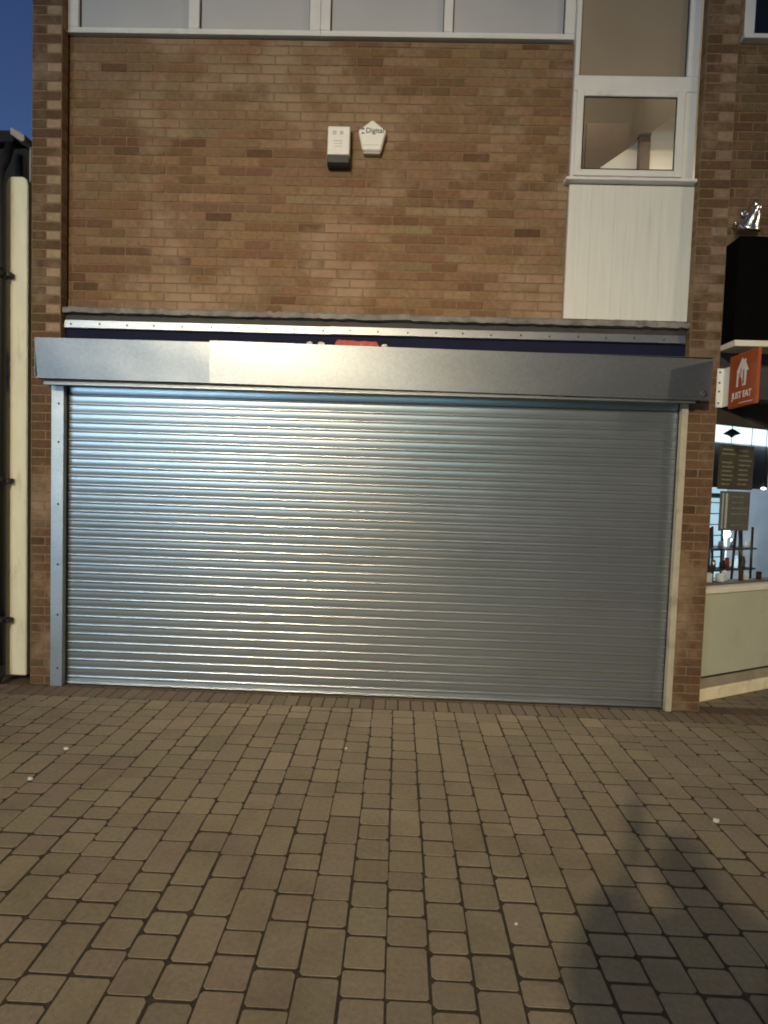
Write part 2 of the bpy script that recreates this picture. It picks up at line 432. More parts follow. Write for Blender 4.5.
# ------------------------------------------------------------------ the brick building with the closed shop
bld = empty('brick_building', (0, 0, 0), label='brown brick building above the closed steel shutter with white framed windows', cat='building')
ZL = 3.225
# upper brick wall, with the tall window bay left open
rects = brick_rects(-2.875, 1.312, ZL, 5.45, ph=.07)
rects += brick_rects(-2.875, 2.33, 6.75, 8.25, ph=.07)
blocks('brick_wall', rects, XZ(0), [(-2.875, 1.312, ZL, 5.45), (-2.875, 2.33, 6.75, 8.25)], [BRICK, MORTAR], parent=bld, depth=.0045, ch=.003, corner=.003, jit=.0013, tilt=.008)
def pier(name, x0, x1, z0, z1, light_second, parent, inner, y=-.10, dull=.66):
    """a party pier: one stretcher then two headers"""
    rr = []; v = z0; k = 0
    while v < z1-.01:
        ve = min(v+.075, z1); mid = (x0+x1)/2
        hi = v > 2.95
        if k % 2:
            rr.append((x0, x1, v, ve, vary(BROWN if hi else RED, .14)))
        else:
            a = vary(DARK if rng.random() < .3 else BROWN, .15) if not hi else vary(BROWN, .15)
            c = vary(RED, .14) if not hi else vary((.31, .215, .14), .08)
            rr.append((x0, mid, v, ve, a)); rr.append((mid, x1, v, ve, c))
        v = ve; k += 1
    rr = [(*q[:4], tuple(c*(dull if q[4][0] < .27 else (1.0 if inner > 0 else .74)) for c in q[4])) for q in rr]      # pier bricks toned darker, pale headers least
    o = blocks(name, rr, XZ(y), [(x0, x1, z0, z1)], [BRICK, MORTAR], parent=parent, depth=.0035, ch=.0025, corner=.003, jit=.0013, tilt=.008)
    # the returns of the pier
    for (xx, sg) in ((x0, -1), (x1, 1)):
        rr = []; v = z0; k = 0
        while v < z1-.01:
            ve = min(v+.075, z1); rr.append((y+.001, 0 if sg == inner else .1, v, ve, vary(BROWN, .15))); v = ve
        blocks('brick_return', rr, return_frame(xx, sg), [(y+.006, .0 if sg == inner else .1, z0, z1)], [BRICK, MORTAR], parent=o, depth=.006, ch=.003, corner=.003)
    return o
pier('brick_pier', -3.123, -2.875, 0, 8.25, True, bld, 1)
pier('brick_pier', 2.33, 2.578, 0, 8.25, True, bld, -1)
m = MB()
m.box(-3.12, -3.02, .1, 8.5, 0, 8.24); m.box(2.47, 2.57, .1, 8.5, 0, 8.24); m.box(-3.02, 2.47, 8.4, 8.5, 0, 8.24)
m.build('side_wall', mat('side_brick', (.19, .125, .08), .9, noise=.25, nscale=20, bump=.3), bld)
m = MB(); m.box(-3.16, 2.61, -.13, 8.55, 8.252, 8.33, .01); m.build('roof', STONE, bld)
# weathered fillet over the shop opening, dark timber below it
m = MB(); bb = bmesh.new()
n_ = 140; prof = [(-.008, ZL+.012), (-.05, ZL+.004), (-.078, ZL-.012), (-.080, ZL-.052), (-.04, ZL-.058)]
rows = []
for i in range(n_+1):
    xx = -2.93 + 5.268*i/n_
    a, c = rng.uniform(-.006, .006), rng.uniform(-.006, .006)
    rows.append([bb.verts.new((xx, p[0]+(a if 0 < k < 4 else 0), p[1]+(c if k < 4 else 0))) for k, p in enumerate(prof)])
for p_, q_ in zip(rows, rows[1:]):
    for k in range(4): bb.faces.new([p_[k], q_[k], q_[k+1], p_[k+1]])
for r_ in (rows[0], rows[-1]): bb.faces.new(r_)
m.merge(bb); m.build('mortar_fillet', LEADM, bld)
m = MB(); m.box(-2.87, 2.325, -.036, .08, 3.052, ZL-.002, .002); m.build('dark_batten', DARKWOOD, bld)
m = MB(); m.box(-2.873, 2.327, -.030, .08, 2.40, 3.050, .002); m.build('fascia_board', NAVY, bld)
# rivetted steel strip
m = MB()
m.prism([(-.040, 3.116), (-.052, 3.112), (-.060, 3.050), (-.048, 3.044), (-.038, 3.044), (-.038, 3.116)], -2.868, -.62, 'x')
m.prism([(-.040, 3.119), (-.054, 3.115), (-.062, 3.052), (-.050, 3.046), (-.0385, 3.046), (-.0385, 3.119)], -.618, 2.312, 'x')
strip = m.build('steel_strip', RAILM, bld)
k = 0; xx = -2.80
while xx < 2.28:
    m = MB(); m.lathe([(.009, 0), (.009, .003), (.005, .006)], 10, Matrix.Translation((xx+rng.uniform(-.01, .01), -.059+.002, 3.082+rng.uniform(-.004, .004))) @ Matrix.Rotation(R(90), 4, 'X'))
    m.build('rivet', BOLT, strip); xx += .235

# windows: strip of four over the brickwork, in two frames
def glazing(name, x0, x1, z0, z1, y, panes, parent, blind, stile=.075, bottom=.030, depth=.07, open_sash=None):
    """frame + mullions, each pane a child"""
    m = MB()
    m.box(x0, x1, y, y+depth, z0, z0+bottom, .004)
    m.box(x0, x1, y, y+depth, z1-.06, z1, .004)
    edges = []
    for p in panes: edges += [p[0], p[1]]
    m.box(x0, panes[0][0], y-.001, y+depth+.001, z0+bottom, z1-.06, .004)
    m.box(panes[-1][1], x1, y-.001, y+depth+.001, z0+bottom, z1-.06, .004)
    for a, c in zip(panes, panes[1:]): m.box(a[1], c[0], y-.001, y+depth+.001, z0+bottom, z1-.06, .004)
    wnd = m.build(name, UPVC, parent)
    for p in panes:
        pz0 = z0+bottom; pz1 = z1-.06
        m = MB(); m.box(p[0]-.005, p[1]+.005, y+.035, y+.041, pz0-.005, pz1+.005); m.build('pane', blind, wnd)
        m = MB()
        for q in ((p[0]-.001, p[0]+.007, pz0, pz1), (p[1]-.007, p[1]+.001, pz0, pz1), (p[0], p[1], pz0-.001, pz0+.007), (p[0], p[1], pz1-.007, pz1+.001)): m.box(q[0], q[1], y+.024, y+.034, q[2], q[3])
        m.build('gasket', GASKET, wnd)
    return wnd
glazing('window', -2.873, -.772, 5.484, 6.74, -.025, [(-2.782, -1.862), (-1.775, -.862)], bld, FROST)
glazing('window', -.770, 1.300, 5.484, 6.74, -.025, [(-.692, .238), (.310, 1.218)], bld, FROST)
m = MB(); m.box(-2.873, 1.30, -.032, .08, 5.466, 5.482, .003); m.build('window_sill', UPVC, bld)
# tall bay: fixed light above, opening casement below, boarded panel under it
tw = glazing('window', 1.310, 2.304, 5.062, 6.745, -.04, [(1.348, 2.212)], bld, FROSTB, bottom=.120)
m = MB()
for q in ((1.310, 1.340, 4.368, 5.060), (2.190, 2.304, 4.368, 5.060)): m.box(q[0], q[1], -.04, .04, q[2], q[3], .004)
m.box(1.340, 2.190, -.0395, .0395, 4.368, 4.392, .004)
cas = m.build('window', UPVC, bld)
m = MB()     # the opening sash, set proud of its frame
sx0, sx1, sz0, sz1, gx0, gx1, gz0, gz1 = 1.332, 2.204, 4.380, 5.062, 1.390, 2.138, 4.432, 5.008
for q in ((sx0, gx0, sz0, sz1), (gx1, sx1, sz0, sz1)): m.box(q[0], q[1], -.062, -.043, q[2], q[3], .005)
m.box(gx0, gx1, -.0615, -.0435, sz0, gz0, .005); m.box(gx0, gx1, -.0615, -.0435, gz1, sz1, .005)
m.build('sash', UPVC, cas)
m = MB(); m.box(gx0-.005, gx1+.005, -.052, -.046, gz0-.005, gz1+.005); m.build('pane', GLASS, cas)
m = MB()
for q in ((gx0, gx0+.009, gz0, gz1), (gx1-.009, gx1, gz0, gz1), (gx0+.009, gx1-.009, gz0, gz0+.008), (gx0+.009, gx1-.009, gz1-.012, gz1)): m.box(q[0], q[1], -.058, -.0525, q[2], q[3])
m.build('gasket', GASKET, cas)
m = MB(); m.prism([(.04, 4.366), (-.085, 4.360), (-.09, 4.336), (-.07, 4.330), (.04, 4.330)], 1.270, 2.322, 'x', .003); m.build('window_sill', UPVC, bld)
m = MB(); xx = 1.314
while xx < 2.32:
    m.box(xx+.0002, min(xx+.0938, 2.327), -.028+rng.uniform(-.0006, .0006), .02, 3.238, 4.326, .0012); xx += .094
m.build('boarded_panel', BOARDS, bld)
# the stair room behind the casement
m = MB()
m.box(1.10, 2.46, 1.7, 1.8, 4.2, 6.3); m.box(1.10, 1.20, .1, 1.7, 4.2, 6.3); m.box(1.10, 2.46, .1, 1.8, 6.30, 6.35); m.box(1.10, 2.46, .1, 1.8, 4.1, 4.2)
m.box(2.42, 2.465, .1, 1.7, 4.2, 6.3)
m.build('stair_room', INTWALL, bld)
m = MB(); m.prism([(1.69, 4.25), (1.70, 4.725), (2.055, 4.979), (2.20, 5.085), (2.415, 5.24), (2.415, 4.25)], .50, .54, 'y', .004); m.build('stair_string', INTWHITE, bld)
m = MB(); m.box(2.030, 2.122, .40, .47, 4.25, 4.975, .006); m.box(2.024, 2.128, .394, .476, 4.9755, 4.99, .004); m.build('stair_post', INTPOST, bld)
m = MB(); m.box(1.76, 2.19, 1.12, 1.16, 4.6, 5.50, .005); m.box(1.55, 1.755, 1.125, 1.155, 4.6, 5.36, .005); m.build('inner_panel', mat('inner_panel', (.40, .33, .27), .8, noise=.05), bld)
ld = bpy.data.lights.new('stair_fill', 'POINT'); ld.energy = 2.6; ld.color = (1, .88, .66); ld.shadow_soft_size = .04  # unseen point light added low behind the casement to brighten the stair string
lo = bpy.data.objects.new('stair_fill', ld); C.objects.link(lo); lo.location = (2.19, .27, 4.47); lo.parent = bld
ld = bpy.data.lights.new('ceiling_fill', 'POINT'); ld.energy = 9; ld.color = (1, .88, .68); ld.shadow_soft_size = .12  # second unseen light, added overhead to lift the dark stair walls
lo = bpy.data.objects.new('ceiling_fill', ld); C.objects.link(lo); lo.location = (1.55, .5, 6.05); lo.parent = bld

# ------------------------------------------------------------------ roller shutter
sh = empty('roller_shutter', (0, 0, 0), label='closed galvanised steel roller shutter filling the shopfront, with its long header box', cat='roller shutter')
def curtain():
    prof = []      # one lath, 75 mm: (height, bulge)
    for t_ in [i/8 for i in range(9)]:                                        # the rolled ridge at the foot of a lath
        a = -.35+t_*(math.pi/2+.35)
        prof.append((.0080+.0105*math.sin(a), .0026+.0096*math.cos(a)))
    for t_ in [i/6 for i in range(1, 7)]:
        prof.append((.0185+.0552*t_, .0026+.0052*t_+.0018*math.sin(t_*math.pi)))                         # the web, leaning out towards its top
    nx = 26; x0, x1 = -2.835, 2.283
    pitch = .0755; z = .062
    bb = bmesh.new(); rows = []
    nl = 34
    ox = [0]*(nx+1)
    for l in range(nl):
        dy = rng.uniform(-.0006, .0006); tl = rng.uniform(-.014, .014); wav = [0.0]*(nx+1)
        for (h, d) in prof:
            rows.append([bb.verts.new((x0+(x1-x0)*i/nx, -.062-d-dy-(h-.036)*tl-wav[i]*(1 if d > 0 else 0), z+l*pitch+h)) for i in range(nx+1)])
    for k, (a, c) in enumerate(zip(rows, rows[1:])):
        for i in range(nx):
            f = bb.faces.new([a[i], a[i+1], c[i+1], c[i]]); f.smooth = (k % len(prof)) not in (8, 14)
    m = MB(); m.merge(bb); return m.build('curtain', SHUT, sh)
curtain()
m = MB(); m.prism([(-.060, .006), (-.078, .006), (-.080, .018), (-.072, .024), (-.071, .056), (-.074, .066), (-.060, .066)], -2.83, 2.28, 'x', .0015)
bar = m.build('bottom_bar', RAILM, sh)
m = MB(); m.box(-2.825, 2.275, -.084, -.058, .0015, .0058, .001); m.build('rubber_seal', BLACKP, bar)
def guide(x0, x1, inner):
    m = MB()
    m.box(x0, x1, -.142, -.138, .004, 2.60, .0012)
    xi = x1 if inner > 0 else x0; xo = x0 if inner > 0 else x1
    m.box(min(xi, xi-inner*.004), max(xi, xi-inner*.004), -.1375, -.090, .004, 2.60, .001)
    m.box(min(xo, xo+inner*.004), max(xo, xo+inner*.004), -.1375, -.012, .004, 2.60, .001)
    m.box(min(xi-inner*.03, xo), max(xi-inner*.03, xo), -.050, -.046, .004, 2.60, .001)
    gd = m.build('guide', RAILM if inner > 0 else GUIDEC, sh)
    for z in (.16, .62, 1.05, 1.56, 2.08, 2.40) if inner > 0 else ():
        m = MB(); c = Matrix.Translation(((x0+x1)/2+inner*.012, -.1425, z)) @ Matrix.Rotation(R(90), 4, 'X')
        m.lathe([(.010, 0), (.010, .002), (.006, .003), (.006, .006), (.003, .007)], 8, c); m.build('bolt', BOLT, gd)
    return gd
guide(-2.922, -2.820, 1)
guide(2.280, 2.328, -1)
# header box: two lapped sheets, underside, ends, top
hb = MB()
hb.box(-2.988, 2.437, -.2655, -.112, 2.896, 2.899); hb.box(-2.988, -2.984, -.2655, -.112, 2.605, 2.8955); hb.box(2.433, 2.437, -.2655, -.112, 2.578, 2.8955)
hb.box(-2.984, 2.433, -.2655, -.150, 2.588, 2.591)
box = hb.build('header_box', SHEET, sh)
def sheet(x0, x1, yl, yr, ztl, ztr, zbl, zbr, name='front_sheet', lean=0.0):
    bb = bmesh.new(); nx, nz = 60, 8; gg = []
    for i in range(nx+1):
        t_ = i/nx; col = []
        for j in range(nz+1):
            s_ = j/nz; zt = ztl+(ztr-ztl)*t_; zb = zbl+(zbr-zbl)*t_
            yy = yl+(yr-yl)*t_ + lean*(s_-1) - .0018*math.sin(t_*7+s_*2)*math.sin(s_*math.pi) + .0004*math.sin(t_*23+s_*3)
            col.append(bb.verts.new((x0+(x1-x0)*t_, yy, zb+(zt-zb)*s_)))
        gg.append(col)
    for i in range(nx):
        for j in range(nz):
            f = bb.faces.new([gg[i][j], gg[i+1][j], gg[i+1][j+1], gg[i][j+1]]); f.smooth = True
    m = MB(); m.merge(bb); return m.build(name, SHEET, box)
sheet(-2.989, -1.53, -.268, -.272, 2.912, 2.910, 2.592, 2.592, lean=-.022)
sheet(-1.556, 2.438, -.277, -.269, 2.922, 2.885, 2.586, 2.559, lean=-.008)
m = MB(); m.lathe([(.022, 0), (.022, .012), (.012, .014), (.012, .03)], 14, Matrix.Translation((2.38, -.268, 2.615)) @ Matrix.Rotation(R(90), 4, 'X')); m.build('lock_stud', CHROME, box)
m = MB(); m.prism([(-.225, 2.540), (-.247, 2.540), (-.248, 2.546), (-.242, 2.566), (-.225, 2.587)], -2.927, 2.329, 'x', .001); m.build('lower_lip', RAILM, box)

# small things on and above the box
m = MB(); out = []
for i in range(25): out.append((-.575+.365*i/24, 3.008-.008*i/24+rng.uniform(-.004, .003) - (.03 if i in (0, 24) else 0)))
out += [(-.205, 2.80), (-.58, 2.80)]
m.prism(out, -.052, -.031, 'y', .002)
tag(m.build('red_sign', REDM), 'faded red sign panel on the navy board, mostly hidden by the shutter header box', 'sign')
for (xx, zz, wd, lb) in ((-.742, 2.894, .026, 'small white scrap on the header box edge, leftmost of the three'),
                         (-.650, 2.893, .030, 'wide white scrap on the header box edge, just left of the red panel'),
                         (-.150, 2.889, .026, 'white scrap on the header box edge, the only one right of the red panel')):
    m = MB(); m.blob((xx*1.019, -.255, zz+.030), .020, .2, 2, (wd/.022, .8, .75))
    tag(m.build('white_scrap', FOAM), lb, 'scrap', 'white scraps along the top of the header box')

# ------------------------------------------------------------------ alarm boxes
al = empty('alarm_box', (-.588, 0, 4.41), label='tall white rectangular alarm box with a black lower end, on the brick wall', cat='alarm box')
m = MB(); m.prism([(0, .085), (-.075, .085), (-.082, .095), (-.072, .31), (-.055, .325), (0, .325)], -.092, .088, 'x', .006); m.build('cover', WHITE, al)
m = MB(); m.prism([(0, 0), (-.060, 0), (-.080, .03), (-.080, .084), (0, .084)], -.092, .088, 'x', .005); m.build('lens', BLACKP, al)
m = MB()
for (a, c, z0, z1) in ((-.052, -.022, .250, .278), (.006, .036, .250, .278)): m.box(a, c, -.0775, -.0745, z0, z1)
for k in range(3): m.box(-.04, .03, -.080, -.0755, .150+k*.022, .155+k*.022)
m.build('printed_mark', FADEINK, al)
pb = empty('alarm_box', (-.316, 0, 4.525), label='white pentagon alarm box with dark lettering, right of the rectangular one', cat='alarm box')
pent = [(-.078, .0), (.072, .0), (.112, .160), (-.003, .246), (-.116, .160)]
m = MB(); m.prism([(x_, z_+.02) for x_, z_ in pent], -.062, 0, 'y', .010); cov = m.build('cover', WHITE, pb)
m = MB(); m.prism([(-.07, 0), (.066, 0), (.07, .022), (-.074, .022)], -.048, 0, 'y', .004); m.build('lens', mat('clear_strobe', (.42, .38, .33), .25, noise=.1), pb)
m = MB(); m.box(-.078, .074, -.0635, -.061, .060, .064); m.build('seam', FADEINK, pb)
m = MB(); m.prism([(-.098, .185), (-.072, .200), (-.066, .184)], -.0645, -.0618, 'y'); m.prism([(-.092, .150), (-.078, .164), (-.062, .151)], -.0645, -.0618, 'y'); m.build('logo_mark', INK, pb)
def text(body, size, name, material, parent, M, bold=.0, ext=.0008, align='CENTER', sx=1.0):
    cu = bpy.data.curves.new(name, 'FONT'); cu.body = body; cu.size = size; cu.align_x = align; cu.align_y = 'CENTER'; cu.extrude = ext; cu.offset = bold
    o = bpy.data.objects.new(name, cu); C.objects.link(o)
    dg = bpy.context.evaluated_depsgraph_get(); me = bpy.data.meshes.new_from_object(o.evaluated_get(dg))
    bpy.data.objects.remove(o); me.transform(Matrix.Diagonal((sx, 1, 1, 1))); me.transform(M)
    me.materials.clear(); me.materials.append(material)
    return link(name, me, parent)
FACE_Y = Matrix.Rotation(R(90), 4, 'X')
text('Digital', .058, 'lettering', INK, pb, Matrix.Translation((.020, -.0630, .176)) @ FACE_Y, bold=.0006)

# ------------------------------------------------------------------ left neighbour: low dark shop with a cream pilaster
ln = empty('neighbour_shop', (0, 0, 0), label='low dark shop left of the brick building, with a cream pilaster at its corner', cat='building')
m = MB(); m.box(-9.0, -3.14, .10, 7, 0, 4.60, .01); m.build('wall', DARKWALL, ln)
m = MB(); m.box(-9.05, -3.36, .02, 7, 4.602, 4.70, .008); m.build('parapet', ROOFM, ln)
m = MB()
m.prism([(-3.375, .05), (-3.188, .05), (-3.186, 4.22), (-3.20, 4.268), (-3.235, 4.285), (-3.335, 4.285), (-3.365, 4.262), (-3.376, 4.20)], -.05, .098, 'y', .008)
m.box(-3.372, -3.19, -.056, .098, .0, .14, .006) if False else None
m.build('cream_pilaster', CREAM, ln)
m = MB(); m.prism([(-3.345, 4.690), (-3.225, 4.635), (-3.222, 4.585), (-3.25, 4.575), (-3.345, 4.635)], -.04, .09, 'y', .004); m.build('coping_end', STONE, ln)
m = MB(); m.tube([(-3.225, .05, 4.28), (-3.225, .05, 4.58)], .011); m.build('cable_duct', STONE, ln)
m = MB(); m.tube([(-3.372, -.115, .10), (-3.372, -.115, 4.30), (-3.372, -.05, 4.42), (-3.372, .0, 4.56)], .034, 14)
m.tube([(-3.372, -.115, .16), (-3.372, -.125, .07), (-3.36, -.19, .035)], .036, 12)
for z in (.50, 1.70, 3.42): m.tube([(-3.372, -.115, z), (-3.372, -.115, z+.085)], .042, 14); m.box(-3.40, -3.295, -.112, -.0565, z+.022, z+.062, .004)
m.build('downpipe', BLACKPIPE, ln)
m = MB(); m.box(-8.8, -3.50, .06, .098, .5, .62, .004); m.box(-8.8, -3.50, .06, .098, 2.6, 2.75, .004)
for xx in (-8.8, -6.9, -5.0, -3.62): m.box(xx, xx+.12, .055, .097, .62, 2.6, .004)
wf = m.build('window', DARKWOOD, ln)
m = MB(); m.box(-8.68, -3.62, .080, .088, .62, 2.6); m.build('pane', mat('dark_glass', (.01, .011, .013), .08, noise=.05), wf)

# ------------------------------------------------------------------ right neighbour: takeaway with splayed front
rs = empty('takeaway_shop', (0, 0, 0), label='takeaway shop right of the shutter with black fascia and lit splayed window', cat='building')
DULL = lambda: tuple(c*.62 for c in vary(brick_tone(), .05))     # darkened brick tone stands in for light falling off towards the neighbour
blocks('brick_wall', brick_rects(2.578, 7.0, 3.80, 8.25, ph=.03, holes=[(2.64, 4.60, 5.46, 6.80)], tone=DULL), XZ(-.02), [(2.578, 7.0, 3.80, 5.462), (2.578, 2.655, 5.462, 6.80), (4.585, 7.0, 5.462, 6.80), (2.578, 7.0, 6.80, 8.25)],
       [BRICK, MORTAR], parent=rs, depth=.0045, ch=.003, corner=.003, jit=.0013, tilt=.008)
glazing('window', 2.655, 4.585, 5.50, 6.78, -.005, [(2.745, 3.62), (3.70, 4.50)], rs, mat('dark_pane', (.010, .011, .016), .12, noise=.2), stile=.09, bottom=.05)
m = MB(); m.box(2.625, 4.61, -.085, .05, 5.462, 5.498, .005); m.build('window_sill', UPVC, rs)
m = MB(); m.box(2.585, 7.0, .12, 7, 2.96, 8.24); m.build('upper_body', INTWALL, rs) if False else None
m = MB(); m.box(6.9, 7.0, .12, 8, 0, 8.24); m.box(2.58, 6.9, 7.9, 8, 0, 8.24); m.build('side_wall', DARKWALL, rs)
m = MB(); m.box(2.58, 7.05, -.05, 8.05, 8.252, 8.33, .01); m.build('roof', STONE, rs)
m = MB(); m.box(2.582, 7.0, -.280, -.024, 3.035, 3.835, .006); fa = m.build('fascia', FASCIA, rs)
m = MB(); m.prism([(-.02, 2.990), (-.300, 2.985), (-.302, 3.020), (-.296, 3.033), (-.02, 3.033)], 2.580, 7.0, 'x', .002); m.build('fascia_trim', CREAMTRIM, rs)
m = MB(); m.box(2.582, 7.0, -.02, .9, 2.62, 2.984); m.build('soffit', SHOPDARK, rs)
A = Vector((2.719, .129, 0)); T = Vector((.8899, .4562, 0)); Nn = Vector((.4562, -.8899, 0))
FR = Matrix(((T.x, -Nn.x, 0, A.x), (T.y, -Nn.y, 0, A.y), (0, 0, 1, 0), (0, 0, 0, 1)))     # local x along the front, local y INTO the shop
LEN = 1.30
def sp(mb): return mb
m = MB(); m.box(-.17, LEN, 0.0, .12, .0, .112, .008, FR); m.build('plinth', PLINTH, rs)
m = MB(); m.box(-.17, LEN, .012, .10, .113, .200, .004, FR); m.build('plinth_course', mat('drab_plinth', (.30, .26, .19), .7, noise=.2, nscale=6), rs)
m = MB(); m.box(-.17, LEN, .020, .09, .201, .222, .002, FR); m.build('shadow_gap', DARKWOOD, rs)
m = MB(); m.box(-.17, LEN, .010, .08, .223, .955, .003, FR); m.build('stall_riser', RISER, rs)
m = MB(); m.box(-.17, LEN, -.012, .10, .956, 1.005, .005, FR); m.build('shop_sill', CREAMTRIM, rs)
m = MB(); m.box(-.17, -.10, .005, .075, 1.006, 2.43, .004, FR); m.box(LEN-.07, LEN, .005, .075, 1.006, 2.43, .004, FR); m.box(-.17, LEN, .004, .076, 2.431, 2.62, .004, FR)
sw = m.build('shop_window', mat('dark_frame', (.05, .042, .035), .45, noise=.2), rs)
m = MB(); m.box(-.105, LEN-.065, .036, .044, 1.0, 2.436, 0, FR); m.build('pane', GLASSSHOP, sw)
# door beyond the splay
p1 = A+T*LEN
m = MB(); m.box(p1.x, p1.x+.07, p1.y, p1.y+.07, .02, 2.62, .004); m.box(p1.x+.95, p1.x+1.02, p1.y, p1.y+.07, .02, 2.62, .004); m.box(p1.x+.07, p1.x+.95, p1.y, p1.y+.07, 2.2, 2.62, .004); m.box(p1.x+.07, p1.x+.95, p1.y+.005, p1.y+.065, .02, .3, .004)
dr = m.build('shop_door', mat('door_frame', (.05, .042, .035), .45, noise=.2), rs)
m = MB(); m.box(p1.x+.07, p1.x+.95, p1.y+.03, p1.y+.04, .3, 2.2); m.build('pane', GLASSSHOP, dr)
m = MB(); m.box(p1.x+1.02, 7.0, p1.y+.01, p1.y+.1, 0, 2.62); m.build('front_wall', RISER, rs)
# interior
m = MB(); m.box(2.60, 6.9, .7, 7.9, -.03, .012); m.build('shop_floor', TILE, rs)
m = MB(); m.box(2.585, 2.66, .10, 7.9, 0, 2.98); m.box(2.66, 6.9, 4.0, 4.1, 0, 2.98); m.build('inner_wall', SHOPWALL, rs)
m = MB(); m.box(2.60, 6.9, .9, 7.9, 2.985, 3.03); m.build('inner_ceiling', INTWHITE, rs)

# local position -> world, for things inside the shop
def inn(lx, ly, z): return FR @ Vector((lx, ly, z))
RZ = math.atan2(T.y, T.x)
lb = empty('light_box', inn(1.95, .9, 2.50), RZ, label='long glowing white light box across the top of the takeaway window', cat='light box')
m = MB(); m.box(-.95, 1.0, -.02, .05, -.10, .27, .006); m.build('panel', LITWHITE, lb)
m = MB(); m.box(-.96, 1.01, -.03, .06, .271, .30); m.build('frame', BLACKP, lb)
bh = empty('bulkhead_board', inn(1.85, 1.0, 1.90), RZ, label='dark board behind the menu, under the glowing light box', cat='board')
m = MB(); m.box(-.70, .52, 0, .06, 0, .50, .004); m.build('panel', SHOPDARK, bh)
fr = empty('drinks_fridge', inn(1.60, 1.1, .1), RZ, label='tall lit drinks fridge at the left end of the takeaway window', cat='fridge')
m = MB(); m.box(-.38, .22, .0, .5, 0, 1.86, .01); m.build('cabinet', mat('fridge_cabinet', (.6, .66, .7), .4, noise=.05), fr)
m = MB(); m.box(-.33, .17, -.012, -.001, .55, 1.80, .003); m.build('door', FRIDGE, fr)
m = MB()
for k in range(9): m.box(-.30, .14, -.019, -.013, .62+k*.125, .632+k*.125)
m.box(-.32, .16, -.019, -.013, 1.68, 1.735); m.build('shelf_edges', mat('fridge_shelf', (.12, .2, .22), .5, noise=.2), fr)
m = MB(); m.box(.18, .20, -.03, -.013, .6, 1.75, .003); m.build('lamp_strip', LITWHITE, fr)
def menu(lx0, lx1, z0, z1, ly, mt, label, rows_, strips=False):
    e = empty('menu_board', inn((lx0+lx1)/2, ly, z0), RZ, label=label, cat='menu board', group='menu boards in the takeaway window')
    hw = (lx1-lx0)/2; h = z1-z0
    m = MB(); m.box(-hw, hw, 0, .012, 0, h, .002); m.build('board', mt, e)
    m = MB()
    for (a, c, n_) in rows_:
        for k in range(n_):
            zz = h*.93-(k+.5)*h*.86/n_
            if rng.random() < .85:
                s0 = a+rng.uniform(0, .06)*(c-a); s1 = c-rng.uniform(0, .35)*(c-a)
                m.box(-hw+s0*2*hw, -hw+s1*2*hw, -.003, -.0005, zz-h*.016, zz+h*.016)
    m.build('printed_lines', MENUL, e)
    if strips:
        m = MB(); m.box(-hw+.02, -hw+.035, -.004, -.0005, .02, h-.02); m.box(-hw+.065, -hw+.090, -.004, -.0005, .02, h-.02); m.build('edge_strips', mat('pale_strip', (.55, .55, .52), .5, noise=.1), e)
    return e
menu(.14, .62, 1.87, 2.27, .07, MENUB, 'brown menu board with two columns of faint print, upper one in the takeaway window', [(.06, .45, 9), (.54, .94, 8)])
menu(.19, .60, 1.50, 1.855, .07, MENUG, 'grey board with pale stripes on its left, hanging below the brown menu board', [(.34, .92, 6)], True)
pd = empty('pendant_lamp', inn(.70, .35, 2.33), 0, label='small dark pendant lamp shade hanging in front of the glowing light box', cat='pendant lamp')
m = MB(); m.lathe([(.01, .125), (.022, .12), (.07, .085), (.074, .078), (.03, .062), (.02, .055), (.012, .045)], 18); m.build('shade', BLACKP, pd)
m = MB(); m.tube([(0, 0, .12), (0, 0, .70)], .004, 6); m.tube([(0, 0, .05), (0, 0, -.06)], .003, 6); m.build('cord', BLACKP, pd)
def stool(lx, ly, label, ang):
    e = empty('bar_stool', inn(lx, ly, .012), ang, label=label, cat='stool', group='black stools behind the takeaway window')
    m = MB(); m.lathe([(.001, .80), (.15, .80), (.165, .815), (.16, .84), (.14, .85), (.001, .852)], 20); m.build('seat', CHAIRM, e)
    for k in range(4):
        a = R(45+90*k); m = MB(); m.tube([(.11*math.cos(a), .11*math.sin(a), .80), (.19*math.cos(a), .19*math.sin(a), 0)], .014, 8); m.build('leg', CHAIRM, e)
    m = MB(); bb = [(.155*math.cos(t_), .155*math.sin(t_), .32) for t_ in [k*math.pi/8 for k in range(17)]]; m.tube(bb, .008, 6); m.build('footrest', CHROME, e)
    for k in (-1, 0, 1):
        m = MB(); m.tube([(.13*math.sin(k*.75), .13*math.cos(k*.75), .84), (.16*math.sin(k*.8), .17*math.cos(k*.8), 1.44+.03*abs(k))], .013, 8); m.build('back_post', CHAIRM, e)
    return e
stool(.72, .52, 'black high-backed stool nearest the brick pier, inside the takeaway window', .3)
stool(1.10, .60, 'black high-backed stool in the middle, below the grey hanging board', -.2)
stool(1.46, .52, 'black high-backed stool farthest from the brick pier, inside the takeaway window', .5)
ct = empty('window_counter', inn(.52, .12, 0.012), RZ, label='dark narrow counter just inside the takeaway window sill', cat='counter')
m = MB(); m.box(-.5, .70, -.02, .10, .985, 1.012, .003); m.build('top', INTPOST, ct)
m = MB(); m.box(-.46, .68, .0, .06, .0, .98, .003); m.build('front', SHOPDARK, ct)
btl = [(.19, .14, .15, .026), (.26, .17, .20, .022), (.35, .14, .13, .036), (.45, .17, .16, .024), (.66, .15, .17, .020), (.73, .15, .11, .026), (.93, .15, .13, .022)]
